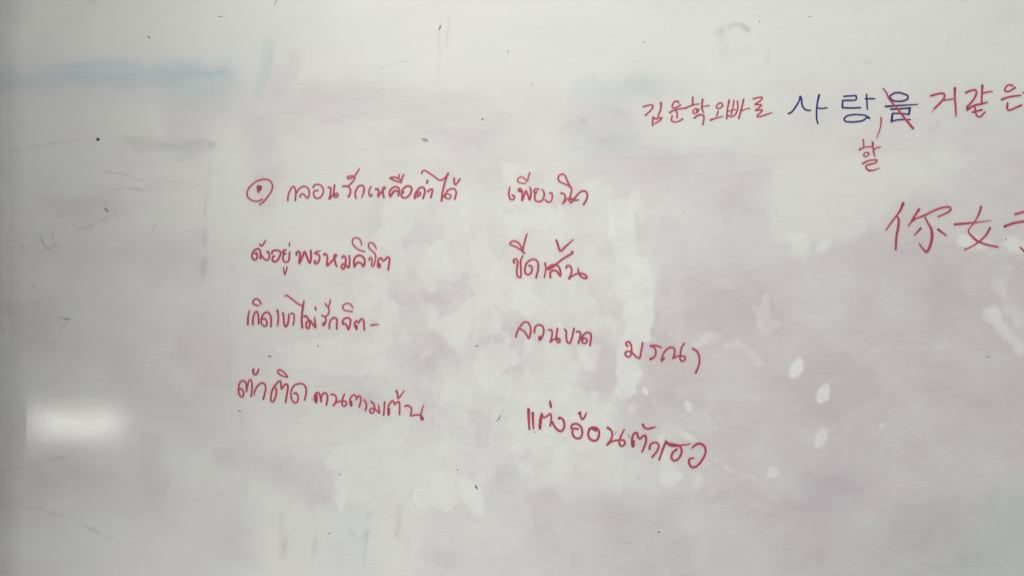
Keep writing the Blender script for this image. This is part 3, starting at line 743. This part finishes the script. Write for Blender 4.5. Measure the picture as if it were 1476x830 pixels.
# vertical streaks
for x0, y0, x1, y1, w, k in ((623, 470, 626, 600, 4, .06), (617, 520, 620, 560, 6, .06), (305, 210, 297, 300, 5, .10), (297, 290, 291, 405, 5, .11), (290, 340, 287, 400, 14, .06),
                             (332, 378, 333, 388, 4, .20), (305, 355, 306, 362, 4, .10), (345, 560, 347, 640, 9, .04), (630, 120, 633, 50, 4, .07), (645, 15, 643, 70, 3, .09),
                             (1108, 50, 1106, 92, 5, .06), (1368, 35, 1368, 80, 4, .03), (333, 680, 336, 725, 9, .06), (352, 690, 350, 725, 9, .06), (310, 690, 312, 710, 6, .05)):
    add(grey, line([(x0, y0), ((x0 + x1) / 2 + 1, (y0 + y1) / 2), (x1, y1)], w, w * 1.5, 0.5), k * 1.4)
# teal and blue smears
add(blue, poly([(-10,98),(60,100),(90,92),(140,84),(200,92),(300,98),(330,106),(250,122),(180,128),(120,124),(60,130),(-10,134)], 9, 1.0), 0.42, 'h')
add(teal, poly([(-10,92),(90,88),(200,88),(330,92),(330,128),(180,132),(-10,138)], 18, 1.0), 0.14)
add(blue, poly([(85,93),(150,86),(205,98),(190,120),(130,122),(100,112)], 10, 1.0), 0.22, 'h')
add(teal, poly([(235,96),(330,88),(345,120),(325,150),(270,155),(235,140)], 22, 1.3), 0.55, 'v')
add(blue, poly([(180,92),(330,92),(350,120),(300,145),(200,128)], 22, 1.3), 0.16, 'h')
add(grey, poly([(230,92),(330,88),(340,120),(315,150),(240,150)], 22, 1.3), 0.05)
add(teal, poly([(378,52),(392,60),(396,80),(390,108),(374,142),(366,140),(370,100)], 6, 0.9), 0.8)
add(grey, poly([(388,66),(398,80),(390,95),(384,84)], 4, 0.9), 0.06)
add(pink, poly([(412,75),(432,72),(432,100),(424,122),(410,120),(415,95)], 7, 0.9), 0.38)
add(pink, poly([(385,100),(410,98),(415,140),(385,150)], 10, 1.0), 0.22)
add(teal, poly([(835,110),(850,106),(870,118),(930,110),(965,118),(950,140),(900,150),(820,140)], 10, 1.4), 0.50, 'v')
add(grey, poly([(835,110),(850,106),(870,118),(930,110),(965,118),(950,140),(900,150),(820,140)], 12, 1.4), 0.03, 'v')
add(grey, blob(862, 180, 52, 30, 6, 0.5, 1.6), 0.15, 'm')
add(pink, blob(868, 182, 50, 26, 6, 0.5, 1.6), 0.12, 'm')
add(grey, blob(842, 174, 8, 3.5, -8, 0.5), 0.20)
add(grey, line([(862,150),(885,158),(900,172)], 5, 8, 0.9), 0.08)
add(teal, poly([(820,205),(900,190),(940,215),(860,225),(825,218)], 12, 1.4), 0.35)
add(teal, poly([(1410,720),(1476,690),(1700,660),(1700,900),(1330,900),(1370,800)], 36, 1.6), 0.62, 'm')
add(teal, poly([(1280,740),(1380,720),(1370,830),(1240,840)], 30, 1.6), 0.30, 'm')
add(blue, poly([(1155,690),(1225,675),(1250,700),(1230,730),(1170,735)], 20, 1.4), 0.22)
add(blue, poly([(945,690),(985,690),(985,750),(945,745)], 16, 1.2), 0.12)
add(grey, poly([(760,730),(805,735),(800,790),(762,785)], 14, 1.6), 0.035, 'm')
add(teal, poly([(885,735),(960,740),(950,830),(800,830),(870,790)], 20, 1.4), 0.18)
add(teal, poly([(300,760),(370,740),(380,830),(300,830)], 20, 1.4), 0.16)
# grey wiped scuffs
add(grey, poly([(178,196),(240,202),(300,205),(312,212),(300,222),(240,218),(200,222),(182,212)], 5, 1.0), 0.17, 'h')
add(teal, poly([(228,200),(290,205),(285,230),(235,228)], 6, 1.0), 0.35, 'h')
add(grey, poly([(235,150),(330,150),(300,230),(240,240)], 18, 1.2), 0.05)
for pts, w, k in (([(148,247),(175,250),(203,260)], 1.6, .30), ([(203,260),(235,262),(285,262)], 1.6, .10), ([(120,275),(160,267),(200,273),(250,270),(290,269)], 3, .10),
                  ([(152,274),(178,272),(203,273)], 2.5, .13), ([(0,218),(30,216),(55,209),(90,205),(120,202)], 3, .13), ([(20,303),(40,298),(62,292)], 2.2, .13), ([(30,276),(45,279)], 2, .08),
                  ([(108,325),(112,331),(124,331),(132,326)], 4, .14), ([(132,326),(155,314),(174,306)], 3, .10), ([(223,322),(219,332),(214,337)], 3, .14), ([(172,360),(178,357)], 3, .08),
                  ([(29,349),(37,360),(45,353)], 2.4, .26), ([(55,337),(61,352),(67,359),(76,354)], 2.2, .36), ([(76,328),(75,345),(80,357)], 2.6, .20),
                  ([(0,678),(50,669),(90,658),(115,642)], 2.6, .15), ([(68,661),(90,656)], 2.6, .16), ([(115,642),(150,625),(168,612)], 2, .14), ([(178,622),(190,616),(200,611)], 1.6, .20),
                  ([(0,727),(45,731),(90,745),(130,762),(165,775)], 3.4, .15), ([(115,752),(135,765),(155,773)], 4, .07), ([(84,457),(93,458),(97,463),(86,474)], 2, .22), ([(142,451),(147,448),(165,441)], 2, .15),
                  ([(230,508),(238,512),(246,514)], 6, .09), ([(0,442),(20,438),(60,435)], 8, .05), ([(346,349),(352,346)], 3, .16), ([(362,172),(390,165),(418,158)], 2, .09), ([(470,218),(500,213),(535,216)], 2, .08),
                  ([(540,101),(560,95),(590,88)], 2.4, .13), ([(470,38),(485,28),(500,15)], 2.5, .07), ([(545,110),(600,108)], 2, .04), ([(540,134),(555,131)], 2, .08), ([(570,148),(620,144),(660,150)], 2.5, .06),
                  ([(480,172),(520,166),(545,168)], 2, .08), ([(350,175),(375,172),(415,160)], 2, .09), ([(1045,90),(1055,82),(1085,78)], 5, .05),
                  ([(1046,42),(1058,37),(1070,38),(1079,45)], 7, .26), ([(1038,46),(1041,60),(1047,74)], 13, .20), ([(1062,72),(1070,74),(1083,71)], 4, .14), ([(1062,60),(1050,68)], 4, .04),
                  ([(1212,95),(1218,86),(1222,84)], 2.4, .11), ([(1222,88),(1226,95)], 2, .10), ([(1228,103),(1232,104)], 4, .12), ([(1247,90),(1257,86)], 3.4, .13), ([(1236,14),(1243,11)], 8, .08),
                  ([(1346,185),(1340,195),(1335,212)], 14, .06), ([(1353,180),(1345,192),(1342,205)], 3, .07), ([(1445,22),(1470,18)], 18, .04),
                  ([(1030,186),(1036,192)], 3, .07), ([(1000,545),(1008,548)], 2, .07), ([(900,640),(906,646)], 3, .12), ([(704,595),(712,590),(722,588)], 3, .05), ([(716,605),(722,600),(728,590)], 4, .12),
                  ([(505,425),(512,430)], 3, .03), ([(1420,512),(1432,516)], 2.6, .10), ([(872,622),(888,620)], 5, .08), ([(455,558),(460,556)], 4, .06)):
    add(grey, line(pts, w, w * 1.3, 0.45), k * 1.3)
add(grey, blob(522, 572, 16, 12, 0, 0.6), 0.05); add(pink, blob(530, 580, 18, 14, 0, 0.6), 0.22)
add(grey, blob(134, 3, 8, 6, 0, 0.5), 0.08); add(grey, blob(10, 5, 30, 22, 30, 0.7), 0.16)  # the second blob darkens the top left corner
add(grey, blob(8, 440, 14, 10, 0, 0.6), 0.09)
# long swipes of the eraser, fanning from the writer's shoulder
for cx, cy, sd, kk in ((560, 1700, 161, 0.030), (1300, 1500, 162, 0.026), (300, -900, 163, 0.020)):
    rr = np.hypot(U - cx, Vv - cy); an = np.arctan2(Vv - cy, U - cx)
    gate = sstep(0.05, 0.35, fbm(U / 150 + sd, Vv / 120, sd, 3))
    grey += kk * gate * (fbm(rr / 3.2, an * 9, sd + 5, 3) - 0.12).clip(0, 1) * 2.2
    pink *= 1 - 0.35 * gate * (fbm(rr / 4.5, an * 7, sd + 9, 3) - 0.1).clip(0, 1)
# small broken scuffs and dust, here and there
dst = fbm(U / 3.0, Vv / 2.2, 171, 2)
grey += 0.10 * sstep(0.62, 0.80, dst) * sstep(-0.1, 0.3, fbm(U / 90, Vv / 90, 172, 2))
add(blue, poly([(-10,80),(120,84),(260,84),(350,95),(400,130),(330,170),(180,150),(-10,150)], 40, 1.3), 0.16)
# painted shade: grey that deepens towards the left edge
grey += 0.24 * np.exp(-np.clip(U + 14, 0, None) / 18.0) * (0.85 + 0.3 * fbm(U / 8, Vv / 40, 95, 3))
# faint sideways rubbing marks everywhere
rub = fbm(U / 46, Vv / 2.6, 97, 3)
grey += 0.014 * (rub.clip(0.12, 1) - 0.12) * 2.0
pink += 0.06 * (fbm(U / 60, Vv / 4.0, 98, 3).clip(-0.3, 1)) * sstep(120, 260, Vv)
arc = np.hypot(U - 1150, Vv + 900)
pink += 0.10 * fbm(arc / 5.0, np.arctan2(Vv + 900, U - 1150) * 14, 99, 3).clip(-0.3, 1) * 0.6 * sstep(700, 900, U)
grey += 0.05 * sstep(330, 60, U) * sstep(200, 380, Vv) * sstep(900, 640, Vv) * (1 + 0.6 * fbm(U / 80, Vv / 60, 131, 3))  # light falloff painted as grey over the left side
# cloudy patches of half cleaned film, strongest in the middle and to the right
mid = sstep(330, 520, U) * sstep(120, 260, Vv)
cl = fbm(WU / 62, WV / 50, 111, 4)
pink *= 1 + 0.35 * cl * mid
pink += 0.10 * cl.clip(0, 1) * (0.4 + 0.6 * mid)
XU = WU + 3.0 * fbm(U / 5, Vv / 5, 151, 3)
XV = WV + 3.0 * fbm(U / 5, Vv / 5, 152, 3)
pn = fbm(XU / 44, XV / 52, 113, 5)
ctr = sstep(440, 600, U) * sstep(1000, 820, U) * sstep(240, 300, Vv) * sstep(760, 660, Vv)
pk = sstep(0.04, 0.13, pn) * (0.35 * mid * sstep(1250, 950, U) + 0.65 * ctr)
pink *= 1 - 0.55 * pk
white[...] = np.maximum(white, 0.34 * pk)
pk2 = sstep(0.02, 0.18, fbm(XU / 30, XV / 36, 137, 5)) * ctr
pink += 0.13 * pk2
grey += 0.018 * pk2
grey += 0.02 * fbm(WU / 26, WV / 30, 117, 3).clip(0, 1) * (0.5 + 0.5 * mid)
teal += 0.10 * fbm(U / 90, Vv / 70, 119, 3).clip(0, 1)
pink = pink.clip(0, 1)
# red that has crept into the film beside the ink lines
for s in INK:
    c = s[::4, :2]
    if len(c) < 2: c = s[[0, -1], :2]
    x0, y0 = c.min(0) - 7; x1, y1 = c.max(0) + 7
    w = win(x0, y0, x1, y1)
    d = seg_dist([tuple(p) for p in c], U[w], Vv[w])
    hw = float(s[:, 2].mean()) / 2
    bleed[w] = np.maximum(bleed[w], np.exp(-np.clip(d - hw, 0, None) / 1.5))

n_blue = 0
verts = P3(U.ravel(), Vv.ravel())
idx = np.arange(NU * NV).reshape(NV, NU)
quads = np.stack([idx[:-1, :-1], idx[1:, :-1], idx[1:, 1:], idx[:-1, 1:]], -1).reshape(-1, 4)
org = P3(BU0, BV1)
board = bpy.data.objects.new('whiteboard', None)
board.empty_display_size = 0.1
board.location = org
C.objects.link(board)
board['label'] = 'old glossy whiteboard stained pink and grey, with red and blue writing'
board['category'] = 'whiteboard'

me = bpy.data.meshes.new('writing_surface')
me.vertices.add(len(verts)); me.vertices.foreach_set('co', (verts - org).astype(np.float32).ravel())
me.loops.add(quads.size); me.loops.foreach_set('vertex_index', quads.astype(np.int32).ravel())
me.polygons.add(len(quads)); me.polygons.foreach_set('loop_start', np.arange(0, quads.size, 4, dtype=np.int32))
me.polygons.foreach_set('use_smooth', np.ones(len(quads), bool))
me.update(calc_edges=True); me.validate()
one = np.ones(U.size)
ca = me.color_attributes.new('stain_a', 'FLOAT_COLOR', 'POINT')
ca.data.foreach_set('color', np.stack([pink.ravel(), teal.ravel(), blue.ravel(), one], -1).clip(0, 1).astype(np.float32).ravel())
cb = me.color_attributes.new('stain_b', 'FLOAT_COLOR', 'POINT')
is_blue = (U > 1130) & (U < 1262) & (Vv > 120) & (Vv < 185)
bleed = np.where(is_blue, 0, bleed)
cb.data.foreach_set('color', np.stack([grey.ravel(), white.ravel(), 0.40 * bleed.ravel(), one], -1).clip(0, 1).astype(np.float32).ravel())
me.materials.append(M_board)
sheet = link('writing_surface', me, board)

# rails of the frame, outside the photographed part
def rail(u0, v0, u1, v1):
    lo = ((u0 - 738) / 1000, -0.010, Z0 + (415 - v1) / 1000); hi = ((u1 - 738) / 1000, 0.022, Z0 + (415 - v0) / 1000)
    me = box_mesh('frame_rail', [lo[i] - org[i] for i in range(3)], [hi[i] - org[i] for i in range(3)], M_frame, 0.002)
    link('frame_rail', me, board)


rail(BU0 - 26, BV0 - 24, BU0 - 0.5, BV1 + 24)
rail(BU1 + 0.5, BV0 - 24, BU1 + 26, BV1 + 24)
rail(BU0 + 0.0, BV0 - 24, BU1, BV0 - 0.5)
rail(BU0 + 0.0, BV1 + 0.5, BU1, BV1 + 24)

# ------------------------------------------------------------------ small dried ink specks and nicks on the sheet
def speck(pts, w, grey_one=False):
    V, F, A = [], [], []
    keep = len(INK)
    stroke_geo([(p[0], p[1], (p[2] if len(p) > 2 else w)) for p in pts], w, 0.00009, V, F, A)
    del INK[keep:]
    V = np.array(V)
    W = P3(V[:, 0], V[:, 1], V[:, 2]) - org
    me = mesh_from('ink_speck', W, F, M_speck_grey if grey_one else M_speck)
    ca = me.color_attributes.new('ink', 'FLOAT_COLOR', 'POINT')
    ca.data.foreach_set('color', np.array(A, np.float32).ravel())
    link('ink_speck', me, board)


speck([(140.6,201.3),(141.6,201.0)], 4.2)
speck([(609.5,201.2,3.0),(613,202,4.6),(615.5,203.4,3.0)], 4, True)
speck([(611.5,202),(614,202.6)], 1.8)
speck([(151.8,301.2,3.6),(153.6,303.2,2.6),(155.6,305.6,1.6)], 3, True)
speck([(151.8,301.4),(153.2,302.8)], 1.8)
speck([(634.8,37.6,1.8),(634.0,41.0,1.5),(632.2,44.8,0.8)], 1.6)
speck([(399.5,-2,1.6),(397.5,4,1.4),(394.8,9,0.7)], 1.5, True)
speck([(694.2,172.2,1.2),(695.4,171.8,2.0),(696.3,173.4,1.1)], 1.6)
speck([(732.6,73.2),(732.9,76.0)], 1.3, True)
speck([(684.9,699.3,1.4),(686.5,701.8,2.2),(688.4,704.5,1.0)], 1.8)
speck([(343.8,592.1,2.0),(346,592.3,1.6),(348.4,592.2,0.8)], 1.8, True)
speck([(91.5,458.4,1.2),(95,459.4,2.2),(98,459.6,1.6),(102,459.6,0.6)], 1.6, True)
speck([(386.5,512.6,1.2),(389.5,513.6,1.6),(391,514.2,0.8)], 1.4)
speck([(457.3,497.2,1.2),(459.2,499.6,1.0)], 1.2)
speck([(685.8,498.2),(689.4,498.6)], 1.1)
speck([(721.6,598.3,1.0),(719.5,602.2,2.0),(718.2,605,1.0)], 1.6, True)
speck([(717,606),(714.5,606.8)], 1.2, True)
speck([(949.6,766.4),(950.2,766.5)], 2.0)
speck([(474.2,768.4),(474.8,768.5)], 1.7)
speck([(489.4,682.8),(489.9,683.8)], 1.4)
speck([(659.4,676.4),(659.8,676.6)], 1.6)
speck([(656.6,732.2),(657.2,732.4)], 1.5, True)
speck([(213,53.4,1.8),(214.6,54.4,2.4),(217,55.6,0.8)], 1.6, True)
speck([(315.5,24.5),(320.5,24.0)], 1.6, True)
speck([(1166.6,24.2),(1167.4,24.4)], 1.9, True)
speck([(1094.3,31.7),(1095.4,31.5)], 1.7, True)
speck([(928,61.2),(930,61.4)], 1.4, True)
speck([(1449.6,345.2),(1450.4,345.4)], 2.2, True)
speck([(984.8,306.2),(985.4,306.3)], 1.5, True)
speck([(47.3,411.6),(49.2,411.9)], 1.6, True)
speck([(0.5,475.8),(3.0,475.9)], 1.3, True)
speck([(216.4,521.6),(217.0,521.8)], 1.6, True)
speck([(920,688.6),(920.4,689)], 1.7, True)
speck([(449.2,575.2),(450.2,575.8)], 1.8, True)
speck([(886.2,625.2,1.6),(888.6,622.0,1.0)], 1.4, True)
speck([(904.2,625.6,1.0),(906.4,627.4,1.6),(907.4,630.2,1.4)], 1.4, True)
speck([(769.4,622.2),(771.6,622.6)], 1.4, True)
speck([(767.2,121.4),(767.6,123.6)], 1.2, True)
speck([(1422.4,513.6,0.8),(1426.0,514.8,1.4)], 1.2, True)
speck([(530,542),(530.5,542.5)], 1.0, True)
speck([(518.6,551.4),(519.4,552)], 1.2, True)
speck([(1344.6,161.4,1.1),(1343.2,163.8,0.7)], 1.0, True)

# ------------------------------------------------------------------ the wall the board hangs on
wl = box_mesh('wall', (-2.4, 0.024, 0.0), (3.4, 0.12, 3.0), M_wall)
w = link('wall', wl)
w['kind'] = 'structure'
